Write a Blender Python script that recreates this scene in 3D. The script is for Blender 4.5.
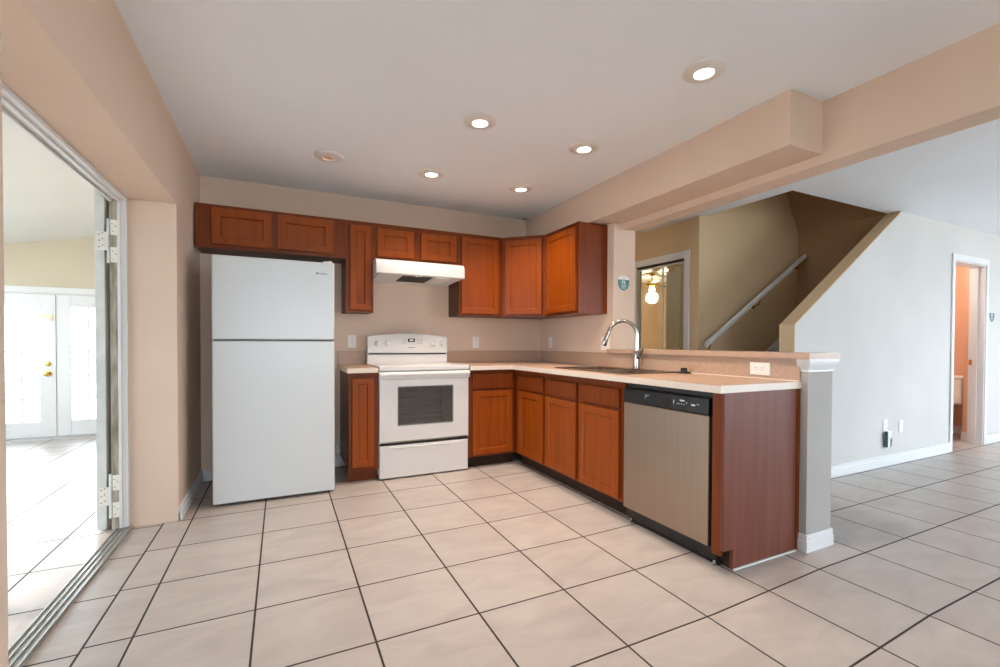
import bpy, bmesh, math
from mathutils import Matrix, Vector

for o in list(bpy.data.objects):
    bpy.data.objects.remove(o)
SC = bpy.context.scene
COL = SC.collection
PI = math.pi
R = math.radians

# ------------------------------------------------------------------ camera
CAMH = 1.115
FPX = 452.25
cam_d = bpy.data.cameras.new('camera')
cam = bpy.data.objects.new('camera', cam_d)
COL.objects.link(cam)
SC.camera = cam
yaw, roll, pitch = 0.45024, -0.00352, -0.01403
right = Vector((math.cos(yaw), -math.sin(yaw), 0))
fwd0 = Vector((math.sin(yaw), math.cos(yaw), 0))
up0 = Vector((0, 0, 1))
fwd = fwd0 * math.cos(pitch) + up0 * math.sin(pitch)
upv = -fwd0 * math.sin(pitch) + up0 * math.cos(pitch)
rx = right * math.cos(roll) - upv * math.sin(roll)
ry = right * math.sin(roll) + upv * math.cos(roll)
m = Matrix((rx, ry, -fwd)).transposed().to_4x4()
m.translation = Vector((0, 0, CAMH))
cam.matrix_world = m
cam_d.sensor_fit = 'HORIZONTAL'
cam_d.sensor_width = 36.0
cam_d.lens = FPX / 1000.0 * 36.0
cam_d.shift_x = 0.0
cam_d.shift_y = (349.43 - 333.5) / 1000.0
cam_d.clip_start = 0.02
cam_d.clip_end = 300

# ------------------------------------------------------------------ world, exposure
W = bpy.data.worlds.new('sky')
SC.world = W
W.use_nodes = True
bg = W.node_tree.nodes['Background']
bg.inputs[0].default_value = (0.76, 0.88, 1.0, 1)
bg.inputs[1].default_value = 12.5
SC.view_settings.view_transform = 'Standard'
SC.view_settings.look = 'None'
SC.view_settings.gamma = 1.0
SC.view_settings.use_curve_mapping = False
SC.view_settings.exposure = 0.05
CAN_WATTS = 66.0
CAN_COLOR = (1.0, 0.82, 0.68)
sun_d = bpy.data.lights.new('sun', 'SUN')
sun_d.energy = 7.0
sun_d.angle = R(2)
sun_d.color = (1.0, 0.97, 0.92)
sun = bpy.data.objects.new('sun', sun_d)
COL.objects.link(sun)
sun.rotation_euler = Vector((-.8, .2, .425)).to_track_quat('Z', 'Y').to_euler()

# ------------------------------------------------------------------ materials
def srgb(r, g, b):
    f = lambda v: (v / 255 / 12.92) if v / 255 <= 0.04045 else ((v / 255 + 0.055) / 1.055) ** 2.4
    return (f(r), f(g), f(b), 1)

def base_mat(name, col, rough=0.5, metal=0.0, spec=0.5, coat=0.0, coat_r=0.1):
    mt = bpy.data.materials.new(name)
    mt.use_nodes = True
    b = mt.node_tree.nodes['Principled BSDF']
    b.inputs['Base Color'].default_value = col
    b.inputs['Roughness'].default_value = rough
    b.inputs['Metallic'].default_value = metal
    b.inputs['Specular IOR Level'].default_value = spec
    b.inputs['Coat Weight'].default_value = coat
    b.inputs['Coat Roughness'].default_value = coat_r
    return mt

def noisy(mt, c1, c2, scale=(5, 5, 5), nscale=1.0, detail=4, bump=0.0, bscale=None, dist=0.0):
    nt = mt.node_tree
    b = nt.nodes['Principled BSDF']
    tc = nt.nodes.new('ShaderNodeTexCoord')
    mp = nt.nodes.new('ShaderNodeMapping')
    mp.inputs['Scale'].default_value = scale
    nz = nt.nodes.new('ShaderNodeTexNoise')
    nz.inputs['Scale'].default_value = nscale
    nz.inputs['Detail'].default_value = detail
    nz.inputs['Distortion'].default_value = dist
    cr = nt.nodes.new('ShaderNodeValToRGB')
    cr.color_ramp.elements[0].position = 0.3
    cr.color_ramp.elements[1].position = 0.7
    cr.color_ramp.elements[0].color = c1
    cr.color_ramp.elements[1].color = c2
    nt.links.new(tc.outputs['Object'], mp.inputs[0])
    nt.links.new(mp.outputs[0], nz.inputs['Vector'])
    nt.links.new(nz.outputs['Fac'], cr.inputs[0])
    nt.links.new(cr.outputs[0], b.inputs['Base Color'])
    if bump:
        n2 = nt.nodes.new('ShaderNodeTexNoise')
        n2.inputs['Scale'].default_value = bscale or 60
        n2.inputs['Detail'].default_value = 3
        bp = nt.nodes.new('ShaderNodeBump')
        bp.inputs['Strength'].default_value = bump
        bp.inputs['Distance'].default_value = 0.004
        nt.links.new(tc.outputs['Object'], n2.inputs['Vector'])
        nt.links.new(n2.outputs['Fac'], bp.inputs['Height'])
        nt.links.new(bp.outputs[0], b.inputs['Normal'])
    return mt

def paint(name, c, var=4, rough=0.75):
    c1 = srgb(*[max(0, v - var) for v in c])
    c2 = srgb(*[min(255, v + var) for v in c])
    return noisy(base_mat(name, srgb(*c), rough, spec=0.25), c1, c2, (1, 1, 1), 1.3, 2, 0.12, 90)

M = {}
M['wall_kitchen'] = paint('tan_wall_paint', (221, 197, 177))
M['wall_living'] = paint('greige_wall_paint', (204, 202, 198))
M['wall_stair'] = paint('khaki_wall_paint', (214, 188, 150))
M['wall_sunroom'] = paint('cream_wall_paint', (206, 196, 174))
M['wall_bath'] = paint('salmon_wall_paint', (222, 172, 142))
M['ceiling_sunroom'] = paint('pale_ceiling_paint', (224, 227, 223), 2)
M['ceiling'] = paint('white_ceiling_paint', (243, 247, 252), 2)
M['wall_post'] = paint('grey_beige_wall_paint', (172, 168, 162))
M['wall_stair_back'] = paint('shade_darkened_wall', (150, 116, 86))  # stairwell shade put into the wall colour as a darker brown
M['trim'] = base_mat('white_trim_paint', srgb(222, 223, 222), 0.4)
M['trim_old'] = noisy(base_mat('worn_white_paint', srgb(214, 218, 214), 0.5), srgb(206, 212, 208), srgb(226, 228, 224), (4, 4, 4), 2, 3)
M['jamb_raw'] = noisy(base_mat('bare_jamb_wood', srgb(150, 140, 120), 0.7), srgb(120, 108, 88), srgb(190, 184, 168), (20, 20, 3), 2, 4)
M['aluminium'] = base_mat('track_aluminium', srgb(190, 190, 188), 0.35, 0.9)
M['dark_gap'] = base_mat('dark_gap', srgb(30, 26, 22), 0.7)

def wood(name, c1, c2, rough=0.38, axis='z'):
    s = {'z': (26, 26, 1.6), 'x': (1.6, 26, 26), 'y': (26, 1.6, 26)}[axis]
    mt = base_mat(name, srgb(*c1), rough, spec=0.22, coat=0.05, coat_r=0.25)
    return noisy(mt, srgb(*c1), srgb(*c2), s, 1.0, 5, 0.03, 160, 0.3)

M['wood'] = wood('orange_brown_maple', (132, 58, 8), (148, 70, 12))
M['wood_dark'] = wood('red_brown_frame_maple', (106, 46, 12), (122, 56, 16))
M['wood_panel'] = wood('glossy_brown_end_panel', (104, 56, 42), (120, 68, 52), 0.3)
M['wood_side'] = wood('dark_brown_side_veneer', (70, 38, 20), (84, 46, 26))
M['toe'] = wood('dark_toe_kick', (44, 28, 20), (56, 36, 24), 0.6, 'x')
M['laminate'] = noisy(base_mat('beige_laminate', srgb(180, 150, 126), 0.34), srgb(174, 142, 118), srgb(188, 159, 137), (60, 60, 60), 2.0, 3)
M['laminate_edge'] = noisy(base_mat('daylit_laminate_edge', srgb(232, 220, 204), 0.35), srgb(216, 202, 186), srgb(230, 218, 204), (60, 60, 60), 2.0, 3)  # same laminate made paler, grazing daylight put into the edge colour
M['appliance'] = base_mat('white_enamel', srgb(214, 213, 211), 0.28, coat=0.4, coat_r=0.08)
M['fridge_white'] = base_mat('textured_white_enamel', srgb(208, 212, 212), 0.4, coat=0.2, coat_r=0.2)
M['appliance_grey'] = base_mat('grey_gasket', srgb(120, 124, 124), 0.6)
M['black_plastic'] = base_mat('black_plastic', srgb(24, 24, 26), 0.35)
M['matte_black'] = base_mat('matte_black', srgb(10, 10, 10), 0.6)
M['white_plastic'] = base_mat('white_plastic', srgb(235, 232, 224), 0.35)
M['ink'] = base_mat('grey_print', srgb(90, 90, 92), 0.5)
M['pale_ink'] = base_mat('pale_print', srgb(205, 206, 208), 0.5)
M['brass'] = base_mat('brass', srgb(214, 178, 96), 0.25, 1.0)
M['chrome'] = base_mat('chrome', srgb(176, 172, 166), 0.14, 1.0)
M['nickel'] = base_mat('brushed_sink_steel', srgb(150, 138, 126), 0.22, 1.0)
M['steel'] = noisy(base_mat('brushed_stainless_steel', srgb(186, 174, 160), 0.36, 0.95), srgb(160, 142, 126), srgb(165, 148, 132), (60, 60, 1.5), 1.0, 4)
M['steel'].node_tree.nodes['Principled BSDF'].inputs['Anisotropic'].default_value = 0.5
M['mirror'] = base_mat('mirror_silver', srgb(218, 224, 204), 0.02, 1.0)
M['porcelain'] = base_mat('white_porcelain', srgb(238, 236, 232), 0.15)
M['teal'] = base_mat('teal_print', srgb(70, 138, 134), 0.5)
M['teal_dark'] = base_mat('slate_teal_print', srgb(62, 104, 118), 0.5)
M['carpet'] = noisy(base_mat('beige_carpet', srgb(170, 150, 126), 0.95, spec=0.1), srgb(158, 138, 114), srgb(182, 162, 138), (60, 60, 60), 2, 3, 0.4, 200)
M['concrete'] = noisy(base_mat('pale_concrete', srgb(200, 196, 188), 0.9), srgb(190, 186, 178), srgb(208, 204, 196), (1, 1, 1), 2, 4)
M['fan_blade'] = wood('dark_fan_blade', (70, 52, 40), (88, 66, 50))
M['ring'] = base_mat('satin_downlight_trim', srgb(226, 220, 214), 0.4)

def emit(name, col, s):
    mt = bpy.data.materials.new(name)
    mt.use_nodes = True
    nt = mt.node_tree
    b = nt.nodes['Principled BSDF']
    b.inputs['Base Color'].default_value = (0.8, 0.8, 0.8, 1)
    b.inputs['Emission Color'].default_value = col
    b.inputs['Emission Strength'].default_value = s
    return mt
M['bulb'] = emit('lit_bulb', (1, 0.9, 0.78, 1), 9.0)
M['bulb_off'] = base_mat('unlit_bulb_glass', srgb(252, 240, 228), 0.3)
M['bulb_off_in'] = base_mat('peach_reflector', srgb(250, 206, 172), 0.35)
M['lcd'] = emit('green_clock_display', (0.25, 0.6, 0.1, 1), 0.25)

def glass(name, tint=(0.97, 0.99, 0.98, 1), gloss=0.1):
    mt = bpy.data.materials.new(name)
    mt.use_nodes = True
    nt = mt.node_tree
    nt.nodes.clear()
    out = nt.nodes.new('ShaderNodeOutputMaterial')
    tr = nt.nodes.new('ShaderNodeBsdfTransparent')
    tr.inputs[0].default_value = tint
    gl = nt.nodes.new('ShaderNodeBsdfGlossy')
    gl.inputs['Roughness'].default_value = 0.03
    fr = nt.nodes.new('ShaderNodeFresnel')
    fr.inputs[0].default_value = 1.45
    mx = nt.nodes.new('ShaderNodeMixShader')
    nt.links.new(fr.outputs[0], mx.inputs[0])
    nt.links.new(tr.outputs[0], mx.inputs[1])
    nt.links.new(gl.outputs[0], mx.inputs[2])
    nt.links.new(mx.outputs[0], out.inputs[0])
    return mt
M['glass'] = glass('clear_pane')
M['oven_glass'] = glass('smoked_oven_glass', (0.75, 0.75, 0.74, 1))
_nt = M['oven_glass'].node_tree
_df = _nt.nodes.new('ShaderNodeBsdfDiffuse'); _df.inputs[0].default_value = srgb(120, 116, 110)
_m2 = _nt.nodes.new('ShaderNodeMixShader'); _m2.inputs[0].default_value = 0.30
_mx = [n for n in _nt.nodes if n.type == 'MIX_SHADER' and n != _m2][0]
_tr = [n for n in _nt.nodes if n.type == 'BSDF_TRANSPARENT'][0]
_nt.links.new(_tr.outputs[0], _m2.inputs[1]); _nt.links.new(_df.outputs[0], _m2.inputs[2]); _nt.links.new(_m2.outputs[0], _mx.inputs[1])

def tile_material():
    mt = base_mat('ceramic_floor_tiles', srgb(206, 186, 168), 0.33, spec=0.45)
    nt = mt.node_tree
    b = nt.nodes['Principled BSDF']
    L = nt.links.new
    def math_(op, a, bb=None, c=None):
        n = nt.nodes.new('ShaderNodeMath')
        n.operation = op
        for i, v in enumerate((a, bb, c)):
            if v is None: continue
            if isinstance(v, (int, float)): n.inputs[i].default_value = v
            else: L(v, n.inputs[i])
        return n.outputs[0]
    tc = nt.nodes.new('ShaderNodeTexCoord')
    sp = nt.nodes.new('ShaderNodeSeparateXYZ')
    L(tc.outputs['Object'], sp.inputs[0])
    X, Y = sp.outputs[0], sp.outputs[1]
    PX, PY, X0, Y0 = 0.4163, 0.4224, 0.3152, 3.8142
    def dist_per(v, org, per):
        t = math_('DIVIDE', math_('SUBTRACT', v, org), per)
        fr = math_('SUBTRACT', t, math_('ROUND', t))
        return math_('MULTIPLY', math_('ABSOLUTE', fr), per), math_('FLOOR', t)
    main = math_('GREATER_THAN', X, -0.30)
    sun = math_('LESS_THAN', X, -0.87)
    dxa, ixa = dist_per(X, X0, PX)
    dxs, ixs = dist_per(X, -1.10, PX)
    d1 = math_('ABSOLUTE', math_('ADD', X, 0.508))
    d2 = math_('ABSOLUTE', math_('ADD', X, 0.655))
    dm = math_('MINIMUM', d1, d2)
    # distance in x: pick by region
    dx = math_('ADD', math_('MULTIPLY', main, dxa), math_('MULTIPLY', math_('SUBTRACT', 1, main), dm))
    dx = math_('ADD', math_('MULTIPLY', sun, dxs), math_('MULTIPLY', math_('SUBTRACT', 1, sun), dx))
    strip = math_('LESS_THAN', X, -0.655)
    ramp = nt.nodes.new('ShaderNodeMapRange')
    ramp.inputs['From Min'].default_value = 1.6
    ramp.inputs['From Max'].default_value = 2.4
    ramp.inputs['To Max'].default_value = -0.034
    L(X, ramp.inputs['Value'])
    yo = math_('ADD', math_('ADD', Y, ramp.outputs[0]), math_('MULTIPLY', strip, 0.035))
    dy, iy = dist_per(yo, Y0, PY)
    d = math_('MINIMUM', dx, dy)
    nz0 = nt.nodes.new('ShaderNodeTexNoise')
    nz0.inputs['Scale'].default_value = 30
    L(tc.outputs['Object'], nz0.inputs['Vector'])
    dd = math_('ADD', d, math_('MULTIPLY', math_('SUBTRACT', nz0.outputs['Fac'], 0.5), 0.0012))
    mr = nt.nodes.new('ShaderNodeMapRange')
    mr.inputs['From Min'].default_value = 0.0033
    mr.inputs['From Max'].default_value = 0.0048
    L(dd, mr.inputs['Value'])
    # tile tone
    wn = nt.nodes.new('ShaderNodeTexWhiteNoise')
    wn.noise_dimensions = '2D'
    cx = nt.nodes.new('ShaderNodeCombineXYZ')
    L(ixa, cx.inputs[0]); L(iy, cx.inputs[1])
    L(cx.outputs[0], wn.inputs['Vector'])
    # streaky mottling, offset per tile
    ofs = nt.nodes.new('ShaderNodeVectorMath'); ofs.operation = 'SCALE'
    L(wn.outputs['Color'], ofs.inputs[0]); ofs.inputs['Scale'].default_value = 7.0
    add = nt.nodes.new('ShaderNodeVectorMath'); add.operation = 'ADD'
    L(tc.outputs['Object'], add.inputs[0]); L(ofs.outputs[0], add.inputs[1])
    mp = nt.nodes.new('ShaderNodeMapping')
    mp.inputs['Rotation'].default_value = (0, 0, 0.5)
    mp.inputs['Scale'].default_value = (2.2, 5.5, 1)
    L(add.outputs[0], mp.inputs[0])
    nz = nt.nodes.new('ShaderNodeTexNoise')
    nz.inputs['Scale'].default_value = 1.5
    nz.inputs['Detail'].default_value = 6
    nz.inputs['Distortion'].default_value = 0.8
    L(mp.outputs[0], nz.inputs['Vector'])
    cr = nt.nodes.new('ShaderNodeValToRGB')
    cr.color_ramp.elements[0].position = 0.3
    cr.color_ramp.elements[1].position = 0.7
    cr.color_ramp.elements[0].color = srgb(170, 160, 153)
    cr.color_ramp.elements[1].color = srgb(188, 179, 171)
    L(nz.outputs['Fac'], cr.inputs[0])
    hv = nt.nodes.new('ShaderNodeHueSaturation')
    L(cr.outputs[0], hv.inputs['Color'])
    L(math_('ADD', math_('MULTIPLY', wn.outputs['Value'], 0.06), 0.97), hv.inputs['Value'])
    mx = nt.nodes.new('ShaderNodeMix')
    mx.data_type = 'RGBA'
    L(mr.outputs[0], mx.inputs[0])
    mx.inputs[6].default_value = srgb(50, 38, 32)
    L(hv.outputs[0], mx.inputs[7])
    L(mx.outputs[2], b.inputs['Base Color'])
    rr = math_('ADD', math_('MULTIPLY', math_('SUBTRACT', 1, mr.outputs[0]), 0.45), math_('ADD', 0.26, math_('MULTIPLY', nz.outputs['Fac'], 0.16)))
    L(rr, b.inputs['Roughness'])
    bp = nt.nodes.new('ShaderNodeBump')
    bp.inputs['Strength'].default_value = 0.5
    bp.inputs['Distance'].default_value = 0.002
    L(math_('ADD', mr.outputs[0], math_('MULTIPLY', nz.outputs['Fac'], 0.25)), bp.inputs['Height'])
    L(bp.outputs[0], b.inputs['Normal'])
    return mt
M['tile'] = tile_material()

# ------------------------------------------------------------------ mesh helpers
def nb():
    return bmesh.new()

def box(bm, x0, x1, y0, y1, z0, z1):
    x0, x1 = sorted((x0, x1)); y0, y1 = sorted((y0, y1)); z0, z1 = sorted((z0, z1))
    v = [bm.verts.new(p) for p in ((x0,y0,z0),(x1,y0,z0),(x1,y1,z0),(x0,y1,z0),(x0,y0,z1),(x1,y0,z1),(x1,y1,z1),(x0,y1,z1))]
    for f in ((3,2,1,0),(4,5,6,7),(0,1,5,4),(1,2,6,5),(2,3,7,6),(3,0,4,7)):
        bm.faces.new([v[i] for i in f])
    return v

def prism(bm, pts, axis, a0, a1):
    """polygon pts in the plane normal to axis, extruded from a0 to a1"""
    def P(p, a):
        return {'x': (a, p[0], p[1]), 'y': (p[0], a, p[1]), 'z': (p[0], p[1], a)}[axis]
    A = [bm.verts.new(P(p, a0)) for p in pts]
    B = [bm.verts.new(P(p, a1)) for p in pts]
    fs = [bm.faces.new(A), bm.faces.new(B[::-1])]
    n = len(pts)
    for i in range(n):
        fs.append(bm.faces.new((A[i], B[i], B[(i + 1) % n], A[(i + 1) % n])))
    bmesh.ops.recalc_face_normals(bm, faces=fs)

def lathe(bm, prof, seg=32, center=(0, 0, 0), mat=None, close=False):
    """prof: list of (r, z), spun about z"""
    rings = []
    fs = []
    for r, z in prof:
        if r < 1e-6:
            rings.append([bm.verts.new((0, 0, z))])
        else:
            rings.append([bm.verts.new((r * math.cos(2 * PI * i / seg), r * math.sin(2 * PI * i / seg), z)) for i in range(seg)])
    pairs = list(zip(rings, rings[1:]))
    if close: pairs.append((rings[-1], rings[0]))
    for a, b in pairs:
        for i in range(seg):
            j = (i + 1) % seg
            if len(a) == 1 and len(b) == 1: continue
            if len(a) == 1: fs.append(bm.faces.new((a[0], b[i], b[j])))
            elif len(b) == 1: fs.append(bm.faces.new((a[i], a[j], b[0])))
            else: fs.append(bm.faces.new((a[i], a[j], b[j], b[i])))
    bmesh.ops.recalc_face_normals(bm, faces=fs)
    vs = [v for r in rings for v in r]
    if mat is not None: bmesh.ops.transform(bm, matrix=mat, verts=vs)
    bmesh.ops.translate(bm, verts=vs, vec=center)
    return vs

def tube(bm, pts, rad, seg=12, caps=True):
    pts = [Vector(p) for p in pts]
    n = len(pts)
    rads = rad if isinstance(rad, (list, tuple)) else [rad] * n
    rings = []
    prev = None
    for i, p in enumerate(pts):
        t = (pts[min(i + 1, n - 1)] - pts[max(i - 1, 0)]).normalized()
        if prev is None:
            a = Vector((0, 0, 1)) if abs(t.z) < 0.9 else Vector((1, 0, 0))
            u = t.cross(a).normalized()
        else:
            u = (prev - t * prev.dot(t)).normalized()
        prev = u
        w = t.cross(u)
        rings.append([bm.verts.new(p + (u * math.cos(2 * PI * k / seg) + w * math.sin(2 * PI * k / seg)) * rads[i]) for k in range(seg)])
    fs = []
    for a, b in zip(rings, rings[1:]):
        for k in range(seg):
            j = (k + 1) % seg
            fs.append(bm.faces.new((a[k], a[j], b[j], b[k])))
    if caps:
        fs.append(bm.faces.new(rings[0])); fs.append(bm.faces.new(rings[-1][::-1]))
    bmesh.ops.recalc_face_normals(bm, faces=fs)

def loops_panel(bm, x0, x1, z0, z1, yb, loops):
    """slab facing -y whose front is stepped: loops = [(inset, y), ...]; yb = back plane"""
    def ring(ins, y):
        return [bm.verts.new(p) for p in ((x0+ins, y, z0+ins), (x1-ins, y, z0+ins), (x1-ins, y, z1-ins), (x0+ins, y, z1-ins))]
    back = ring(0, yb)
    fs = [bm.faces.new(back[::-1])]
    prev = back
    for ins, y in loops:
        r = ring(ins, y)
        for i in range(4):
            j = (i + 1) % 4
            fs.append(bm.faces.new((prev[i], prev[j], r[j], r[i])))
        prev = r
    fs.append(bm.faces.new(prev))
    bmesh.ops.recalc_face_normals(bm, faces=fs)

def obj(name, bm, mat, parent=None, bevel=0, smooth=False, segs=2):
    me = bpy.data.meshes.new(name)
    bm.to_mesh(me); bm.free()
    me.materials.append(M[mat] if isinstance(mat, str) else mat)
    o = bpy.data.objects.new(name, me)
    COL.objects.link(o)
    if parent: o.parent = parent
    if smooth:
        for p in me.polygons: p.use_smooth = True
        try:
            me.set_sharp_from_angle(angle=R(35))
        except Exception:
            pass
    if bevel:
        b = o.modifiers.new('bevel', 'BEVEL')
        b.width = bevel; b.segments = segs; b.limit_method = 'ANGLE'
        b.angle_limit = R(30)
    return o

def bxo(name, d, mat, parent=None, bevel=0.0):
    bm = nb(); box(bm, *d)
    return obj(name, bm, mat, parent, bevel)

def tag(o, label, cat, group=None):
    o['label'] = label; o['category'] = cat
    if group: o['group'] = group
    return o

def thing(name, label, cat, loc=(0, 0, 0), rotz=0, group=None):
    o = bpy.data.objects.new(name, None)
    COL.objects.link(o)
    o.location = loc; o.rotation_euler = (0, 0, rotz)
    o.empty_display_size = 0.1
    return tag(o, label, cat, group)

def struct(name, bm, mat, parent=None, bevel=0):
    o = obj(name, bm, mat, parent, bevel)
    if not parent: o['kind'] = 'structure'
    return o

def boxes(*ds):
    bm = nb()
    for d in ds: box(bm, *d)
    return bm

def copy_tree(o, parent=None):
    c = o.copy(); COL.objects.link(c)
    c.parent = parent
    for ch in list(o.children): copy_tree(ch, c)
    return c

# ------------------------------------------------------------------ key dimensions
ZC, ZL = 2.44, 2.36            # kitchen / living ceilings
XL = -0.581                    # kitchen face of left wall
YB = 4.29                      # back wall
XW = 2.562                     # kitchen face of right stub wall
YK = 2.19                      # stair knee wall face
BACKY = -3.6
# ------------------------------------------------------------------ structure
struct('floor', boxes((-4.4, 9.8, BACKY - .1, 8.2, -0.10, 0)), 'tile')
struct('ground', boxes((-40, 40, -40, 40, -0.30, -0.20)), 'concrete')
struct('ceiling', boxes((-0.9, 2.70, BACKY, YB, ZC, ZC + .12)), 'ceiling')
struct('ceiling_living', boxes((2.82, 3.73, BACKY, YB + .1, ZL, ZL + .25), (3.73, 9.6, BACKY, 2.285, ZL, ZL + .25),
                               (3.71, 9.6, 3.14, 4.5, ZL + 2.6, ZL + 2.7), (5.25, 9.6, 2.30, 4.5, ZL, ZL + .25)), 'ceiling')
# left wall with the wide cased opening
struct('wall_left', boxes((-0.90, XL, BACKY, 1.453, 0, ZC), (-0.90, XL, 1.453, 3.391, 1.966, ZC), (-0.90, XL, 3.391, 8.0, 0, ZC)), 'wall_kitchen')
struct('wall_back', boxes((XL, 2.79, YB, YB + .12, 0, ZC)), 'wall_kitchen')
struct('wall_right', boxes((XW, 2.80, 3.072, YB, 0, 2.20)), 'wall_kitchen')
struct('wall_peninsula', boxes((2.524, 2.748, 1.452, 3.072, 0, 1.035)), 'wall_post')
# soffit over the counter and the long header beam
struct('ceiling_soffit', boxes((2.383, 2.69, 1.476, YB, 2.153, ZC + .02)), 'wall_kitchen')
struct('ceiling_beam', boxes((2.667, 2.82, BACKY, YB + .12, 2.101, ZC + .12)), 'wall_kitchen')
# stair side wall with the raking top, cut for the bathroom doorway
bm = nb()
prism(bm, [(3.63, 0), (3.63, 1.267), (5.262, ZL + .02), (9.6, ZL + .02), (9.6, 0), (7.052, 0), (7.052, 2.0), (6.288, 2.0), (6.288, 0)], 'y', YK, YK + .12)
struct('wall_stair_side', bm, 'wall_living')
bm = nb()
_th = math.atan2(ZL + .02 - 1.267, 5.262 - 3.63)
_dx, _dz = -math.sin(_th) * .006, math.cos(_th) * .006
prism(bm, [(3.63, 0), (3.624, 0), (3.624, 1.270), (5.262 + _dx, ZL + .02 + _dz), (5.262, ZL + .02), (3.63, 1.267)], 'y', YK + .0005, YK + .121)
struct('wall_stair_edge', bm, 'wall_stair')
struct('wall_closet', boxes((3.66, 3.78, 3.13, 3.30, 0, ZL + .05), (3.66, 3.78, 3.985, 8.0, 0, ZL + .1), (3.66, 3.78, 3.30, 3.985, 1.975, ZL + .05)), 'wall_stair')
struct('wall_stair_far', boxes((3.78, 5.5, 3.13, 3.25, 0, 5.0)), 'wall_stair')
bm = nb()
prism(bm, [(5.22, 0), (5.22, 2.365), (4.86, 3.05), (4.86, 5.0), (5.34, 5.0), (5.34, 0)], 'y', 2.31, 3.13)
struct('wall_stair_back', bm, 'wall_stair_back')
struct('wall_upstairs', boxes((3.59, 3.71, 2.19, 3.25, ZL + .25, 5.0), (3.71, 5.4, 2.19, 2.285, ZL + .25, 5.0), (3.5, 5.5, 2.1, 3.3, 5.0, 5.1)), 'wall_stair')
# bathroom behind the doorway
struct('wall_bathroom', boxes((7.14, 7.30, YK + .12, 2.385, 0, ZL), (7.62, 7.72, YK + .12, 4.3, 0, ZL), (5.5, 7.72, 4.2, 4.3, 0, ZL), (5.5, 5.6, YK + .12, 4.3, 0, ZL)), 'wall_bath')
# outer walls behind the camera, with unseen unglazed openings added and sized for fill daylight
struct('wall_rear', boxes((-0.9, -.4, BACKY - .1, BACKY, 0, ZC), (1.2, 3.4, BACKY - .1, BACKY, 0, ZC), (-.4, 1.2, BACKY - .1, BACKY, 2.15, ZC), (-.4, 1.2, BACKY - .1, BACKY, 0, 0.5),
                          (3.4, 5.7, BACKY - .1, BACKY, 0, ZC), (5.7, 8.6, BACKY - .1, BACKY, 2.15, ZC), (8.6, 9.7, BACKY - .1, BACKY, 0, ZC)), 'wall_living')
struct('wall_living_right', boxes((9.6, 9.7, BACKY, -2.6, 0, ZC), (9.6, 9.7, 0.2, YK + .3, 0, ZC), (9.6, 9.7, -2.6, 0.2, 2.1, ZC), (9.6, 9.7, -2.6, 0.2, 0, .5)), 'wall_living')
# room beyond the hall (seen only in the mirror doors)
struct('ceiling_bedroom', boxes((-0.9, 3.7, YB + .12, 8.0, ZC, ZC + .1)), 'ceiling')
struct('wall_bedroom', boxes((-0.9, 3.8, 8.0, 8.1, 0, ZC)), 'wall_kitchen')
struct('trim_hall', boxes((2.79, 2.812, YB - .02, YB + .13, 0, 2.05), (2.80, 2.815, YB - .09, YB - .02, 0, 2.10)), 'trim')
# sunroom: French doors in far wall, sloping ceiling
YS = 6.9
bm = nb()
prism(bm, [(-4.3, 0), (-4.3, 2.2), (-0.9, 2.7), (-0.9, 0), (-1.60, 0), (-1.60, 1.672), (-3.10, 1.672), (-3.10, 0)], 'y', YS, YS + .12)
struct('wall_sunroom_far', bm, 'wall_sunroom')
bm = nb()
prism(bm, [(-4.4, 1.862), (-0.9, 2.562), (-0.9, 2.66), (-4.4, 1.96)], 'y', -3.6, YS + .1)
struct('ceiling_sunroom', bm, 'ceiling_sunroom')
struct('wall_sunroom_near', boxes((-4.4, -0.9, -3.7, -3.6, 0, 2.7)), 'wall_sunroom')
struct('wall_sunroom_left', boxes((-4.4, -4.3, -3.6, 0.2, 0, 1.96), (-4.4, -4.3, 6.5, 6.9, 0, 1.96), (-4.4, -4.3, 3.3, 3.4, 0, 1.96), (-4.4, -4.3, 0.2, 6.5, 0, .9)), 'wall_sunroom')  # unseen wall, its openings shaped to steer sun onto the sunroom floor

# --- trim
def baseboard(name, pts_boxes, n=0):
    return struct(name, boxes(*pts_boxes), 'trim', bevel=0.003)
baseboard('baseboard_left', [(XL, XL + .013, 3.391, YB, 0, .088), (XL, XL + .018, 3.391, YB, 0, .055)])
baseboard('baseboard_back', [(XL + .013, 0.48, YB - .013, YB, 0, .088), (XL + .018, 0.48, YB - .018, YB, 0, .055)])
baseboard('baseboard_right', [(3.63, 6.240, YK - .013, YK, 0, .10), (3.63, 6.240, YK - .018, YK, 0, .07), (7.104, 9.6, YK - .013, YK, 0, .10), (7.104, 9.6, YK - .018, YK, 0, .07)])
baseboard('baseboard_bathroom', [(7.127, 7.14, YK + .12, 2.385, 0, .10), (7.127, 7.30, 2.385, 2.398, 0, .10), (7.607, 7.62, YK + .12, 4.2, 0, .10)])
baseboard('baseboard_peninsula', [(2.514, 2.757, 1.443, 1.452, 0, .095), (2.511, 2.760, 1.440, 1.452, 0, .062), (2.748, 2.757, 1.452, 3.1, 0, .095), (2.748, 2.760, 1.452, 3.1, 0, .062),
                                  (2.514, 2.524, 1.452, 1.490, 0, .095), (2.510, 2.524, 1.452, 1.490, 0, .062)])
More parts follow.
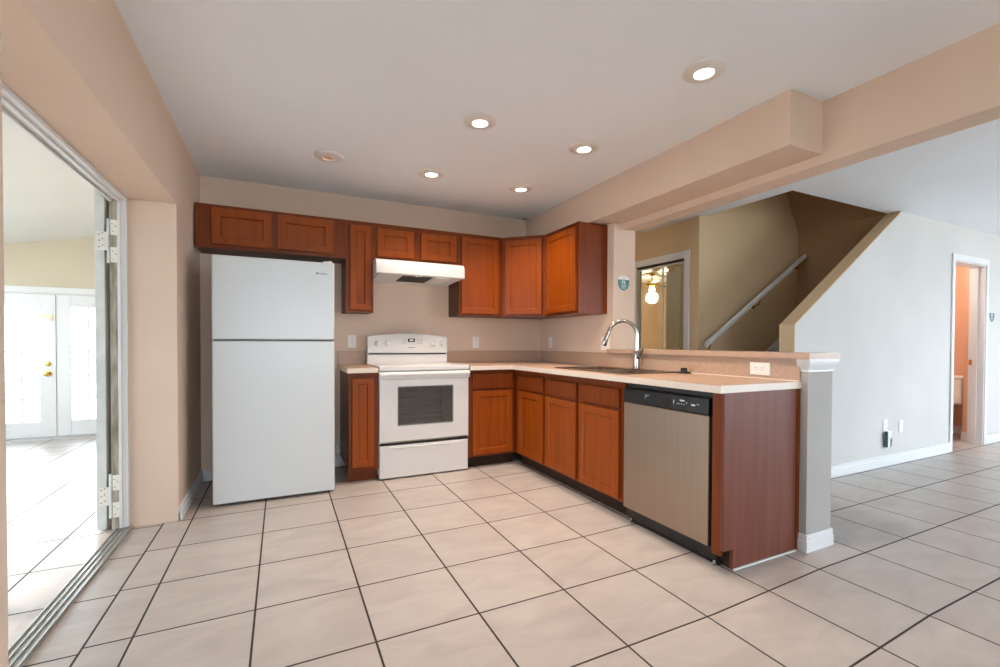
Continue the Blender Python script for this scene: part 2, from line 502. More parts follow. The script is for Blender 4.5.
# moulded capital under the bar top at the pony wall's end
bm = nb()
prev = None
for o_, z_ in ((.0, .966), (.004, .967), (.004, .976), (.010, .990), (.019, 1.008), (.022, 1.022), (.022, 1.035)):
    ring = [bm.verts.new(p) for p in ((2.524 - o_, 1.452 - o_, z_), (2.748 + o_, 1.452 - o_, z_), (2.748 + o_, 1.50, z_), (2.524 - o_, 1.50, z_))]
    if prev:
        for i_ in range(4): bm.faces.new((prev[i_], prev[(i_ + 1) % 4], ring[(i_ + 1) % 4], ring[i_]))
    else: bm.faces.new(ring[::-1])
    prev = ring
bm.faces.new(prev)
struct('trim_1', bm, 'trim')
# wooden scribe strip where the end panel meets the pony wall
# doorway to the bathroom
bm = nb()
for d in ((6.240, 6.290, YK - .016, YK, 0, 2.06), (7.050, 7.102, YK - .016, YK, 0, 2.06), (6.29, 7.05, YK - .016, YK, 1.995, 2.06)): box(bm, *d)
struct('trim_2', bm, 'trim', bevel=0.004)
bm = nb()
for d in ((6.288, 6.300, YK - .004, YK + .124, 0, 2.0), (7.036, 7.052, YK - .004, YK + .124, 0, 2.0), (6.30, 7.04, YK - .004, YK + .124, 1.984, 2.0),
          (7.024, 7.036, YK + .05, YK + .085, 0, 1.984), (6.300, 6.310, YK + .05, YK + .085, 0, 1.984)): box(bm, *d)
dj = struct('trim_3', bm, 'trim')
bxo('strike_plate', (7.0345, 7.0362, YK + .092, YK + .120, .885, .945), 'brass', dj)
# closet casing
bm = nb()
for d in ((3.644, 3.66, 3.235, 3.302, 0, 2.05), (3.644, 3.66, 3.983, 4.05, 0, 2.05), (3.644, 3.66, 3.302, 3.983, 1.978, 2.05)): box(bm, *d)
struct('trim_4', bm, 'trim', bevel=0.004)
# bare door jamb of the bifold opening, with stops and floor track
bm = nb()
for d in ((-0.90, -0.822, 3.372, 3.392, 0.012, 1.966), (-0.90, -0.822, 1.453, 3.372, 1.946, 1.967), (-0.862, -0.848, 3.362, 3.372, 0.012, 1.946), (-0.862, -0.848, 1.453, 3.372, 1.934, 1.946),
          (-0.900, -0.888, 1.453, 3.372, 1.930, 1.946)): box(bm, *d)
struct('trim_5', bm, 'trim', bevel=0.002)
struct('trim_6', boxes((-0.9005, -0.866, 3.371, 3.3735, 0.012, 1.946)), 'jamb_raw')
bm = nb()
box(bm, -0.885, -0.802, 1.453, 3.39, 0, .006)
for x in (-0.885, -0.862, -0.838, -0.812): box(bm, x, x + .007, 1.453, 3.39, .004, .014)
struct('trim_7', bm, 'aluminium')

# --- French doors at the end of the sunroom
def french_leaf(name, x0, x1, gx0, gx1, ya):
    root = bpy.data.objects.new(name, None); COL.objects.link(root)
    root.location = (x0, ya, 0); root['kind'] = 'structure'
    w = x1 - x0; a, b_ = gx0 - x0, gx1 - x0
    bm = nb()
    for d in ((0, a, 0, .045, .02, 1.655), (b_, w, 0, .045, .02, 1.655), (a, b_, 0, .045, .02, .197), (a, b_, 0, .045, 1.517, 1.655)): box(bm, *d)
    obj('door_frame', bm, 'trim', root, 0.003)
    bm = nb()
    for k in (1, 2): x = a + (b_ - a) * k / 3; box(bm, x - .009, x + .009, .008, .037, .197, 1.517)
    for z in (.453, .72, .997, 1.263): box(bm, a, b_, .009, .036, z - .009, z + .009)
    obj('muntin_grid', bm, 'trim', root)
    bxo('glass_pane', (a - .005, b_ + .005, .02, .025, .19, 1.52), 'glass', root)
    return root
d1 = french_leaf('door_1', -3.085, -2.364, -2.950, -2.487, YS + .03)
d2 = french_leaf('door_2', -2.340, -1.615, -2.212, -1.75, YS + .03)
def knob_at(parent, x, y, z, r=.028):
    bm = nb()
    lathe(bm, [(0, .062), (r * .8, .058), (r, .045), (r * .85, .032), (.011, .026), (.011, .008), (r * 1.15, .006), (r * 1.15, 0), (0, 0)], 20, (x, y, z), Matrix.Rotation(R(90), 4, 'X'))
    return obj('door_knob', bm, 'brass', parent, smooth=True)
knob_at(d1, .672, 0, .744); 
bm = nb(); lathe(bm, [(0, .02), (.018, .018), (.028, 0), (0, 0)], 20, (.675, 0, .858), Matrix.Rotation(R(90), 4, 'X')); obj('deadbolt', bm, 'brass', d1, smooth=True)
bm = nb(); box(bm, .60, .70, -.012, 0, 1.398, 1.410); box(bm, .69, .715, -.018, 0, 1.392, 1.418)
tube(bm, [(.69, -.015, 1.40), (.70, -.02, 1.36), (.715, -.015, 1.35), (.725, -.012, 1.39)], .004, 8)
obj('swing_latch', bm, 'brass', d1)
bm = nb()
for d in ((-3.16, -3.10, YS - .014, YS, 0, 1.735), (-1.60, -1.54, YS - .014, YS, 0, 1.735), (-3.10, -1.60, YS - .014, YS, 1.672, 1.735), (-3.10, -3.087, YS, YS + .1, 0, 1.672), (-1.613, -1.60, YS, YS + .1, 0, 1.672), (-3.10, -1.60, YS, YS + .1, 1.658, 1.672),
          (-2.362, -2.342, YS + .022, YS + .07, .02, 1.655)): box(bm, *d)
struct('trim_8', bm, 'trim', bevel=.003)
struct('trim_9', boxes((-3.1, -1.6, YS - .02, YS + .1, 0, .018)), 'aluminium')

# --- bifold door leaf folded back against the sunroom side of the wall
t = thing('bifold_door', 'worn white bifold door leaf folded back beside the left opening, two white hinges on its edge', 'door', (-0.975, 3.392, 0))
bxo('door_leaf', (0, .046, 0, .46, .010, 2.0), 'trim_old', t, .003)
bm = nb()
for (a, b_) in ((.04, .40),):
    pass
box(bm, -.004, 0, .07, .39, .25, .95); box(bm, -.004, 0, .07, .39, 1.10, 1.85)
obj('raised_panel', bm, 'trim_old', t, .003)
for z in (1.703, .205):
    bm = nb()
    box(bm, .012, .050, -.004, 0, z - .055, z + .055)                    # leaf plate
    box(bm, .080, .112, -.023, -.019, z + .035, z + .125)
    box(bm, .080, .112, -.023, -.019, z - .125, z - .035)
    box(bm, .050, .062, -.008, -.002, z - .055, z + .055)
    h = obj('hinge', bm, 'white_plastic', t, .0015)
    bm = nb(); tube(bm, [(.066, -.008, z - .13), (.066, -.008, z + .13)], .007, 10); box(bm, .066, .095, -.016, -.011, z + .04, z + .12); box(bm, .066, .095, -.016, -.011, z - .12, z - .04)
    obj('hinge_barrel', bm, 'trim_old', h)
    bm = nb()
    for (x, zz) in ((.022, .038), (.038, .046), (.024, .002), (.038, .012), (.022, -.036), (.038, -.026)):
        tube(bm, [(x, -.0055, z + zz), (x, -.0035, z + zz)], .0042, 8)
    for (x, zz) in ((.088, .10), (.103, .088), (.090, .055), (.088, -.06), (.103, -.075), (.090, -.105)):
        tube(bm, [(x, -.0245, z + zz), (x, -.0225, z + zz)], .0036, 8)
    obj('screw_head', bm, 'jamb_raw', h)

# ------------------------------------------------------------------ refrigerator
t = thing('refrigerator', 'tall plain white top-freezer refrigerator standing under the short double cabinet', 'refrigerator', (-0.419, 3.545, 0))
Wf = .773
bxo('body', (.006, Wf - .006, .068, .70, .035, 1.688), 'fridge_white', t, .006)
bxo('freezer_door', (0, Wf, 0, .062, 1.134, 1.700), 'fridge_white', t, .010)
fd = bxo('fresh_food_door', (0, Wf, 0, .062, .020, 1.124), 'fridge_white', t, .010)
bxo('door_gasket', (.008, Wf - .008, .056, .072, .05, 1.685), 'appliance_grey', t)
bm = nb(); box(bm, Wf - .075, Wf - .012, .015, .075, 1.700, 1.711); tube(bm, [(Wf - .03, .032, 1.700), (Wf - .03, .032, 1.717)], .010, 12)
obj('hinge_cover', bm, 'white_plastic', t, .002)
bm = nb()
xx = Wf - .125
for k, w_ in enumerate((.016, .007, .006, .007, .006, .008, .006, .007, .006)):
    hgt = .012 if k == 0 else (.007 if k % 3 else .009)
    box(bm, xx, xx + w_ * .8, -.0012, 0, 1.612, 1.612 + hgt); xx += w_ + .001
obj('brand_badge', bm, 'ink', t)
for x in (.06, Wf - .06):
    bm = nb(); tube(bm, [(x - .012, .05, .018), (x + .012, .05, .018)], .018, 14); box(bm, x - .02, x + .02, .035, .09, .03, .05)
    obj('roller', bm, 'black_plastic', t)
bxo('base_grille', (.02, Wf - .02, .075, .09, .02, .05), 'black_plastic', t)

# supply valve and cord on the wall behind
bm = nb()
tube(bm, [(.50, 4.262, .13), (.50, 4.262, .20)], .022, 14); tube(bm, [(.44, 4.25, .16), (.50, 4.262, .16)], .012, 10)
tag(obj('supply_valve', bm, 'white_plastic', smooth=True), 'small white valve low on the wall between refrigerator and narrow base cabinet', 'valve')
bpy.data.objects['supply_valve'].location = (-.045, 0, 0)

# ------------------------------------------------------------------ range
t = thing('electric_range', 'white freestanding electric range with a windowed oven door and storage drawer', 'stove', (0.704, 3.68, 0))
Wr = .772
bm = nb()
# hollow oven body
for d in ((.002, .03, .03, .575, .03, .895), (Wr - .03, Wr - .002, .03, .575, .03, .895), (.03, Wr - .03, .03, .575, .03, .33), (.03, Wr - .03, .56, .575, .33, .895),
          (.03, .065, .03, .56, .33, .895), (Wr - .065, Wr - .03, .03, .56, .33, .895), (.065, Wr - .065, .03, .56, .79, .895)): box(bm, *d)
obj('body', bm, 'appliance', t)
bxo('oven_liner', (.066, Wr - .066, .545, .559, .331, .789), 'appliance_grey', t)
# door: frame around the window
wx0, wx1, wz0, wz1 = .150, .628, .435, .755
bm = nb()
for d in ((.004, wx0, 0, .028, .300, .868), (wx1, Wr - .004, 0, .028, .300, .868), (wx0, wx1, 0, .028, .300, wz0), (wx0, wx1, 0, .028, wz1, .868)): box(bm, *d)
od = obj('oven_door', bm, 'appliance', t)
bm = nb(); prism(bm, [(-.022, .842), (-.028, .852), (-.026, .866), (-.014, .876), (.010, .878), (.010, .868), (-.006, .862), (-.010, .846), (-.006, .830), (0, .822), (0, .812), (-.008, .816)], 'x', -.002, Wr + .004)
obj('handle', bm, 'appliance', od, .002)
bxo('window', (wx0, wx1, .006, .010, wz0, wz1), 'oven_glass', od)
bm = nb()
bw = .006
for d in ((wx0 - .002, wx0 + bw, -.0015, .007, wz0, wz1), (wx1 - bw, wx1 + .002, -.0015, .007, wz0, wz1), (wx0, wx1, -.0015, .007, wz0 - .002, wz0 + bw), (wx0, wx1, -.0015, .007, wz1 - bw, wz1 + .002)): box(bm, *d)
obj('window_trim', bm, 'appliance_grey', od, .001)
bxo('door_trim_strip', (.012, Wr - .012, -.004, .02, .300, .310), 'chrome', od, .002)
bxo('door_gap', (.008, Wr - .008, .004, .03, .278, .300), 'matte_black', t)
for z in (.50, .645):
    bm = nb()
    tube(bm, [(wx0, .016, z), (wx1, .016, z)], .0035, 8)  # front wire drawn as a horizontal reflection streak on the glass
    for y in (.045, .30, .52): tube(bm, [(.07, y, z), (Wr - .07, y, z)], .004, 8)
    for k in range(15): x = .09 + k * .0415; tube(bm, [(x, .06, z + .003), (x, .52, z + .003)], .0018, 6)
    obj('oven_rack', bm, 'pale_ink', t)
bm = nb(); tube(bm, [(.335, .016, .437), (.335, .016, .753)], .0032, 8); obj('glass_reflection_line', bm, 'pale_ink', t)  # pale wire standing in for a vertical reflection in the oven glass
bm = nb(); loops_panel(bm, .004, Wr - .004, .010, .278, .03, [(0, .006), (.006, 0), (.05, 0)])
box(bm, .08, Wr - .08, -.006, .002, .248, .260)
obj('storage_drawer', bm, 'appliance', t, .003)
bxo('cooktop', (0, Wr, -.004, .49, .885, .926), 'appliance', t, .007)
bm = nb()
for (x, y, r) in ((.2, .14, .105), (.56, .14, .08), (.2, .36, .08), (.56, .36, .105)):
    bm = nb(); vs = lathe(bm, [(r, 0), (r, .0012), (r - .004, .0012), (r - .004, 0)], 36, (x, y, .926), close=True)
    obj('burner_ring', bm, 'pale_ink', t)
# arched backguard
bm = nb()
GX, GW = -.010, .752
pts = [(GX, .905), (GX, 1.165)]
for k in range(13):
    u = k / 12; pts.append((GX + GW * (.02 + .96 * u), 1.178 + .024 * math.sin(PI * u)))
pts += [(GX + GW, 1.165), (GX + GW, .905)]
prism(bm, pts, 'y', .49, .56)
bgd = obj('backguard', bm, 'appliance', t, .004)
bxo('vent_slot', (GX + .004, GX + GW - .012, .484, .492, 1.008, 1.018), 'matte_black', bgd)
bm = nb()
pts = [(GX, 1.022), (GX, 1.165)]
for k in range(13):
    u = k / 12; pts.append((GX + GW * (.02 + .96 * u), 1.176 + .024 * math.sin(PI * u)))
pts += [(GX + GW, 1.165), (GX + GW, 1.022)]
prism(bm, pts, 'y', .478, .491)
cp = obj('control_panel', bm, 'appliance', bgd, .005)
for x in (.075, .165, .600, .685):
    bm = nb(); lathe(bm, [(0, .020), (.018, .018), (.021, .010), (.023, 0), (0, 0)], 22, (x, .478, 1.110), Matrix.Rotation(R(90), 4, 'X'))
    box(bm, x - .0035, x + .0035, .452, .470, 1.090, 1.130)
    obj('knob', bm, 'appliance', cp, .001)
bxo('clock_display', (.355, .420, .4755, .479, 1.122, 1.154), 'black_plastic', cp)
bm = nb()
for x in (.372, .384, .396):
    box(bm, x, x + .008, .4745, .476, 1.130, 1.147)
obj('clock_digit', bm, 'lcd', cp)
bm = nb()
for x in (.305, .325, .440, .460, .480):
    for z in (1.105, 1.125, 1.145): box(bm, x, x + .010, .4765, .479, z, z + .004)
for k in range(9): box(bm, .362 + k * .0065, .367 + k * .0065, .4765, .479, 1.066, 1.066 + (.009 if k == 0 else .006))
for x in (.075, .165, .600, .685):
    for a in range(7):
        an = R(-40 + a * 43.3); box(bm, x + .034 * math.cos(an) - .0012, x + .034 * math.cos(an) + .0012, .4765, .479, 1.110 + .034 * math.sin(an) - .0012, 1.110 + .034 * math.sin(an) + .0012)
obj('panel_print', bm, 'ink', cp)
for x in (.06, Wr - .06):
    for y in (.08, .52):
        bm = nb(); tube(bm, [(x, y, 0), (x, y, .04)], .016, 12); obj('leveling_foot', bm, 'black_plastic', t)

# ------------------------------------------------------------------ range hood
t = thing('range_hood', 'white under-cabinet range hood with dark filter mounted above the stove', 'range hood', (0.708, 3.82, 1.672))
Wh = .783
bm = nb()
pr = [(0.155, .150), (.060, .150), (.034, .144), (.014, .128), (.004, .108), (0, .082), (0, .026), (.012, .026), (.012, .040), (.155, .034)]
prism(bm, pr, 'x', .004, Wh - .004)
prism(bm, [(.155, .150), (.155, .034), (.46, .022), (.46, .0), (.468, 0), (.468, .150)], 'x', .030, Wh - .012)
sh = obj('shell', bm, 'appliance', t, .003)
for x0 in (0, Wh - .012):
    xs_ = x0 if x0 else .0
    bm = nb(); prism(bm, [(.155, .150), (.060, .150), (.034, .144), (.014, .128), (.004, .108), (0, .082), (0, .024), (.155, .017)], 'x', xs_, xs_ + .012); obj('side_cheek', bm, 'appliance', sh, .002)
bm = nb(); prism(bm, [(.012, .036), (.46, .020), (.46, .002), (.012, .024)], 'x', .030, Wh - .014)
obj('underside_pan', bm, 'trim', sh)
bm = nb(); prism(bm, [(.055, .024), (.33, .010), (.33, .004), (.055, .018)], 'x', .235, .50)
obj('grease_filter', bm, 'matte_black', t, .001)
bm = nb(); prism(bm, [(.055, .024), (.30, .012), (.30, .004), (.055, .016)], 'x', .53, .66)
obj('lamp_lens', bm, 'white_plastic', t, .002)
bm = nb()
for x in (.34, .37): box(bm, x, x + .018, .018, .034, .014, .028)
obj('switch', bm, 'white_plastic', t)

# ------------------------------------------------------------------ cabinets
ZU0, ZU1 = 1.37, 2.143
def door_panel(parent, x0, x1, z0, z1, fw=.055, name='door', face=0.0, mat='wood'):
    """framed door with bevelled recessed panel, in the cabinet's local frame; cabinet face frame at y=face, door stands proud"""
    bm = nb()
    y = face - .022
    fw = min(fw, (x1 - x0) * .3, (z1 - z0) * .3)
    loops_panel(bm, x0, x1, z0, z1, face - .0005, [(0, y + .004), (.004, y), (fw - .006, y), (fw, y + .003), (fw + .003, y + .010), (fw + .012, y + .0085)])
    return obj(name, bm, mat, parent)
def drawer_panel(parent, x0, x1, z0, z1, name='drawer_front', mat='wood_dark', face=0.0):
    bm = nb(); y = face - .022
    loops_panel(bm, x0, x1, z0, z1, face - .0005, [(0, y + .006), (.006, y)])
    return obj(name, bm, mat, parent)

def carcass(parent, w, d, z0, z1, side='wood_side'):
    """box body behind a face frame; face at y=0"""
    bxo('carcass', (.001, w - .001, .019, d, z0 + .004, z1 - .002), side, parent)
def face_frame(parent, w, z0, z1, openings, st=.04):
    """face frame with real openings (x0,x1,z0,z1 each)"""
    bm = nb()
    xs = sorted({0, w} | {v for o in openings for v in o[:2]})
    zs = sorted({z0, z1} | {v for o in openings for v in o[2:]})
    for i in range(len(xs) - 1):
        for j in range(len(zs) - 1):
            cx, cz = (xs[i] + xs[i + 1]) / 2, (zs[j] + zs[j + 1]) / 2
            if any(o[0] < cx < o[1] and o[2] < cz < o[3] for o in openings): continue
            box(bm, xs[i], xs[i + 1], 0, .0195, zs[j], zs[j + 1])
    bmesh.ops.remove_doubles(bm, verts=bm.verts, dist=1e-5)
    return obj('face_frame', bm, 'wood_dark', parent)

def upper(label, x, y, w, doors, z0=ZU0, z1=ZU1, d=.305, rot=0, grp='upper wall cabinets', fw=.055, name='upper_cabinet', side='wood_side'):
    t = thing(name, label, 'cabinet', (x, y, 0), rot, grp)
    carcass(t, w, d, z0, z1, side)
    face_frame(t, w, z0, z1, [(a + .012, b_ - .012, c + .012, e - .012) for (a, b_, c, e) in doors])
    for (a, b_, c, e) in doors: door_panel(t, a, b_, c, e, fw)
    return t
YF = 3.983
xo = -0.572
upper('short wide two-door cabinet mounted above the refrigerator', xo, YF, 1.058, [(-.468 - xo, -.064 - xo, 1.846, 2.118), (-.026 - xo, .386 - xo, 1.846, 2.118)], z0=1.818, fw=.062)
upper('tall narrow single-door wall cabinet between refrigerator cabinet and range hood', .487, YF, .226, [(.032, .205, 1.392, 2.106)], fw=.058)
upper('short two-door wall cabinet directly above the white range hood', .714, YF, .785, [(.030, .352, 1.858, 2.100), (.412, .748, 1.858, 2.100)], z0=1.824, fw=.062)
upper('single-door wall cabinet just right of the range hood', 1.500, YF, .450, [(.018, .400, 1.392, 2.106)])
# diagonal corner unit
t = thing('corner_cabinet', 'diagonal corner wall cabinet with one glossy reddish door', 'cabinet', (1.951, YF, 0), R(-45), 'upper wall cabinets')
wd = math.hypot(2.257 - 1.951, YF - 3.68)
bm = nb()
prism(bm, [(0.001, .019), (wd - .001, .019), (wd + .20, .215), (wd / 2, .215 + .20 + wd / 2 - .012), (-.20, .215)], 'z', ZU0 + .004, ZU1 - .002)
obj('carcass', bm, 'wood_side', t)
face_frame(t, wd, ZU0, ZU1, [(.045, wd - .045, ZU0 + .034, ZU1 - .05)])
door_panel(t, .032, wd - .032, 1.392, 2.106)
# right-hand unit on the stub wall
upper('single-door wall cabinet on the right wall with an exposed brown end panel', 2.257, 3.680, .527, [(.03, .505, 1.392, 2.106)], rot=R(-90), side='wood_dark')

# base cabinets
ZB0, ZB1 = .103, .876
def base(label, x, y, w, doors, drawers, rot=0, d=.58, toe=.068, grp='base cabinets', name='base_cabinet', side='wood_side', sink=False):
    t = thing(name, label, 'cabinet', (x, y, 0), rot, grp)
    if sink:
        bxo('carcass', (.001, w - .001, .019, d, ZB0 + .002, .70), side, t)
    else:
        bxo('carcass', (.001, w - .001, .019, d, ZB0 + .002, ZB1 - .001), side, t)
    ops = [(a + .012, b_ - .012, c + .012, e - .012) for (a, b_, c, e) in doors + drawers]
    face_frame(t, w, ZB0, ZB1, ops)
    for q in doors: door_panel(t, *q)
    for q in drawers: drawer_panel(t, *q)
    bm = nb(); box(bm, .001, w - .001, toe, toe + .015, 0, ZB0 + .002)
    obj('toe_kick', bm, 'toe', t)
    return t
YC = 3.70
t = base('narrow base cabinet with one tall door between refrigerator and stove', .473, YC, .229, [(.022, .192, .128, .835)], [])
for ch in t.children:
    if ch.name.startswith('toe_kick'): ch.data.materials[0] = M['wood_dark']
t = base('base cabinet with one drawer and door right of the stove', 1.480, YC, .468, [(.038, .432, .122, .688)], [(.036, .434, .708, .846)])
# peninsula run, faces toward -x ; local x runs toward the camera (world -y)
XF = 1.949
base('corner base cabinet with narrow door, first of the peninsula run from the stove', XF, 3.698, .535, [(.085, .510, .122, .684)], [(.085, .510, .703, .828)], rot=R(-90))
base('double-door sink base cabinet under the faucet, next to the dishwasher', XF, 3.162, .952, [(.018, .438, .122, .684), (.486, .906, .122, .684)], [(.018, .438, .703, .828), (.486, .906, .703, .828)], rot=R(-90), sink=True)
# end panel of the peninsula
t = thing('end_panel', 'glossy red-brown end panel closing the peninsula beside the dishwasher', 'panel', (XF, 1.492, 0), 0)
bm = nb()
prism(bm, [(-.019, ZB0), (-.019, ZB1), (.545, ZB1), (.545, 0), (.052, 0), (.052, ZB0)], 'y', 0, .02)
obj('side_panel', bm, 'wood_panel', t)
bxo('front_stile', (-.0195, 0, .020, .068, ZB0 - .03, ZB1), 'wood_dark', t, .001)
bxo('scribe_strip', (.545, .574, -.004, .02, .0, ZB1), 'wood_dark', t, .002)
bxo('floor_bead', (.052, .545, -.010, 0, 0, .008), 'trim', t, .002)
bxo('toe_kick', (.052, .068, .020, .068, 0, ZB0), 'toe', t)

# ------------------------------------------------------------------ dishwasher
t = thing('dishwasher', 'stainless steel dishwasher with black control strip near the peninsula end', 'dishwasher', (XF, 2.205, 0), R(-90))
wd_ = .632
bxo('tub', (.012, wd_ - .012, .03, .56, .02, .868), 'matte_black', t)
bxo('side_gap', (wd_ - .006, wd_ + .012, .004, .03, .09, .872), 'matte_black', t)
bxo('door', (.002, wd_ - .008, -.022, .028, .096, .752), 'steel', t, .004)
bm = nb()
prism(bm, [(.028, .754), (-.024, .754), (-.026, .764), (-.023, .834), (-.018, .843), (.028, .843)], 'x', .002, wd_ - .008)
cp = obj('control_panel', bm, 'black_plastic', t, .002)
bm = nb(); loops_panel(bm, .185, .375, .770, .815, -.0265, [(0, -.0285), (.006, -.0285), (.010, -.027)])
obj('handle_pocket', bm, 'matte_black', cp)
bm = nb(); prism(bm, [(.190, .817), (.225, .817), (.222, .812), (.196, .800), (.190, .785)], 'y', -.0305, -.027)
obj('pocket_lip', bm, 'appliance_grey', cp)
bm = nb()
for (x, z, w_, h_) in ((.445, .808, .030, .008), (.520, .792, .024, .009), (.425, .790, .006, .004), (.436, .790, .006, .004), (.452, .792, .006, .004), (.468, .790, .006, .004), (.487, .800, .005, .005), (.555, .800, .005, .005), (.565, .800, .004, .004), (.40, .79, .004, .02)):
    box(bm, x, x + w_, -.0262, -.0245, z, z + h_)
obj('button_print', bm, 'pale_ink', cp)
bxo('top_strip', (.002, wd_ - .004, .0, .03, .846, .872), 'black_plastic', t)
bm = nb(); prism(bm, [(.000, .094), (.012, .03), (.03, .0), (.05, .0), (.05, .094)], 'x', .004, wd_ + .02)
tk = obj('toe_panel', bm, 'black_plastic', t, .002)
for x in (.04, wd_ + .008):
    bm = nb(); tube(bm, [(x, .008, .0), (x, .008, .03)], .007, 10); obj('leveling_foot', bm, 'chrome', t)

# ------------------------------------------------------------------ worktops
ZT0, ZT1 = .877, .914
t = thing('countertop', 'L-shaped beige laminate countertop running from stove along the peninsula', 'countertop', (0, 0, 0))
bm = nb()
sx0, sx1, sy0, sy1 = 2.005, 2.435, 2.285, 3.075      # sink cut-out
xf, xbk, ye = 1.893, 2.524, 1.486
for d in ((1.480, xbk, 3.652, YB, ZT0, ZT1), (xf, sx0, ye, 3.652, ZT0, ZT1), (sx1, xbk, ye, 3.652, ZT0, ZT1), (sx0, sx1, ye, sy0, ZT0, ZT1), (sx0, sx1, sy1, 3.652, ZT0, ZT1)): box(bm, *d)
obj('worktop', bm, 'laminate', t)
bm = nb()
for d in ((1.480, xf - .0, 3.650, 3.6525, ZT0, ZT1 - .001), (xf - .002, xf, ye - .002, 3.6525, ZT0, ZT1 - .001), (xf, xbk, ye - .002, ye, ZT0, ZT1 - .001)): box(bm, *d)
obj('front_edge', bm, 'laminate_edge', t)
bm = nb()
for d in ((1.480, XW - .02, YB - .02, YB, ZT1, 1.036), (XW - .02, XW, 3.072, YB, ZT1, 1.036)): box(bm, *d)
obj('backsplash', bm, 'laminate', t, .0015)
bxo('bar_splash', (2.512, 2.5235, 1.488, 3.072, ZT1, 1.0335), 'laminate', t)
bm = nb(); box(bm, XW - .024, XW - .019, YB - .024, YB - .019, ZT1, 1.034); obj('caulk_line', bm, 'laminate_edge', t); bm = nb(); box(bm, 2.507, 2.512, 1.488, 3.07, ZT1, ZT1 + .005)
obj('caulk_line', bm, 'laminate_edge', t)
t = thing('short_countertop', 'short beige laminate countertop piece between refrigerator and stove', 'countertop', (0, 0, 0))
bxo('worktop', (.458, .693, 3.652, YB, ZT0, ZT1), 'laminate', t)
bm = nb()
box(bm, .458, .693, 3.650, 3.6525, ZT0, ZT1 - .001); box(bm, .456, .458, 3.650, YB, ZT0, ZT1 - .001)
obj('front_edge', bm, 'laminate_edge', t)
bxo('backsplash', (.458, .693, YB - .02, YB, ZT1, 1.036), 'laminate', t, .0015)
t = thing('bar_top', 'raised narrow beige laminate bar ledge along the half wall', 'countertop', (0, 0, 0))
bxo('worktop', (2.492, 2.772, 1.430, 3.072, 1.0355, 1.068), 'laminate', t)
bm = nb(); box(bm, 2.492, 2.772, 1.428, 1.430, 1.0355, 1.067)
obj('end_edge', bm, 'laminate', t)

# ------------------------------------------------------------------ sink
t = thing('kitchen_sink', 'stainless double-bowl drop-in sink set in the peninsula countertop', 'sink', (0, 0, ZT1))
bm = nb()
def bowl(bm, x0, x1, y0, y1, dep):
    zt = .004
    def ring(ins, z): return [bm.verts.new(p) for p in ((x0+ins, y0+ins, z), (x1-ins, y0+ins, z), (x1-ins, y1-ins, z), (x0+ins, y1-ins, z))]
    prev = ring(0, zt)
    for ins, z in ((.006, -.004), (.012, -.03), (.02, -dep + .03), (.05, -dep)):
        r = ring(ins, z)
        for i in range(4):
            j = (i + 1) % 4; bm.faces.new((prev[i], prev[j], r[j], r[i]))
        prev = r
    bm.faces.new(prev)
rim = nb()
RX0, RX1, RY0, RY1 = 1.985, 2.490, 2.270, 3.095
b1 = (2.03, 2.40, 2.300, 2.655); b2 = (2.03, 2.40, 2.705, 3.055)
for d in ((RX0, b1[0], RY0, RY1), (b1[1], RX1, RY0, RY1), (b1[0], b1[1], RY0, b1[2]), (b1[0], b1[1], b1[3], b2[2]), (b1[0], b1[1], b2[3], RY1)): box(rim, *d, 0.0005, .009)
obj('rim', rim, 'nickel', t, .002)
for b_ in (b1, b2):
    bm = nb(); bowl(bm, *b_, .18)
    bmesh.ops.recalc_face_normals(bm, faces=bm.faces)
    o = obj('bowl', bm, 'nickel', t)
    s = o.modifiers.new('solid', 'SOLIDIFY'); s.thickness = .001
    bm = nb(); lathe(bm, [(0, .003), (.03, .003), (.042, .005), (.045, 0), (0, 0)], 24, ((b_[0] + b_[1]) / 2, (b_[2] + b_[3]) / 2, -.179))
    obj('drain', bm, 'chrome', o, smooth=True)

# faucet
fx, fy, fz = 2.450, 2.662, ZT1 + .009
t = thing('kitchen_faucet', 'tall chrome gooseneck pull-down faucet standing behind the sink', 'faucet', (fx, fy, fz))
bm = nb(); lathe(bm, [(0, .006), (.030, .006), (.032, 0), (0, 0)], 28); lathe(bm, [(.024, .006), (.024, .075), (.021, .095), (.021, .115), (.016, .135), (0, .135)], 24)
obj('base', bm, 'chrome', t, smooth=True)
bm = nb()
dirx = Vector((-.80, .60, 0)).normalized()
pts = [(0, 0, .10), (0, 0, .20), (0, 0, .26)]
rr = .105
for k in range(1, 15):
    a = PI - k * PI * .92 / 14
    off = rr + rr * math.cos(a)
    pts.append((dirx.x * off, dirx.y * off, .26 + rr * math.sin(a)))
tube(bm, pts, .0145, 16)
obj('spout', bm, 'chrome', t, smooth=True)
e0, e1 = Vector(pts[-2]), Vector(pts[-1]); dr = (e1 - e0).normalized()
bm = nb(); tube(bm, [e1, e1 + dr * .02, e1 + dr * .06, e1 + dr * .112, e1 + dr * .118], [.014, .0155, .0165, .021, .018], 18)
obj('spray_head', bm, 'chrome', t, smooth=True)
bm = nb(); tube(bm, [(0, 0, .085), (-.006, -.03, .090), (-.010, -.045, .096)], [.015, .014, .013], 14); tube(bm, [(-.010, -.043, .096), (-.012, -.062, .120), (-.012, -.078, .158)], [.007, .007, .0085], 12)
obj('lever_handle', bm, 'chrome', t, smooth=True)

# black plastic plug bracket on the counter
t = thing('sink_plug', 'small black plastic plug clip lying on the counter right of the faucet', 'plug', (2.455, 2.215, ZT1 + .002))
bm = nb(); lathe(bm, [(0, .010), (.040, .009), (.044, .005), (.044, 0), (0, 0)], 26); obj('flange', bm, 'matte_black', t, smooth=True)
bm = nb(); lathe(bm, [(0, .028), (.018, .028), (.022, .022), (.022, .009), (0, .009)], 20); box(bm, -.024, .024, -.006, .006, .022, .036); obj('grip', bm, 'matte_black', t, smooth=True)

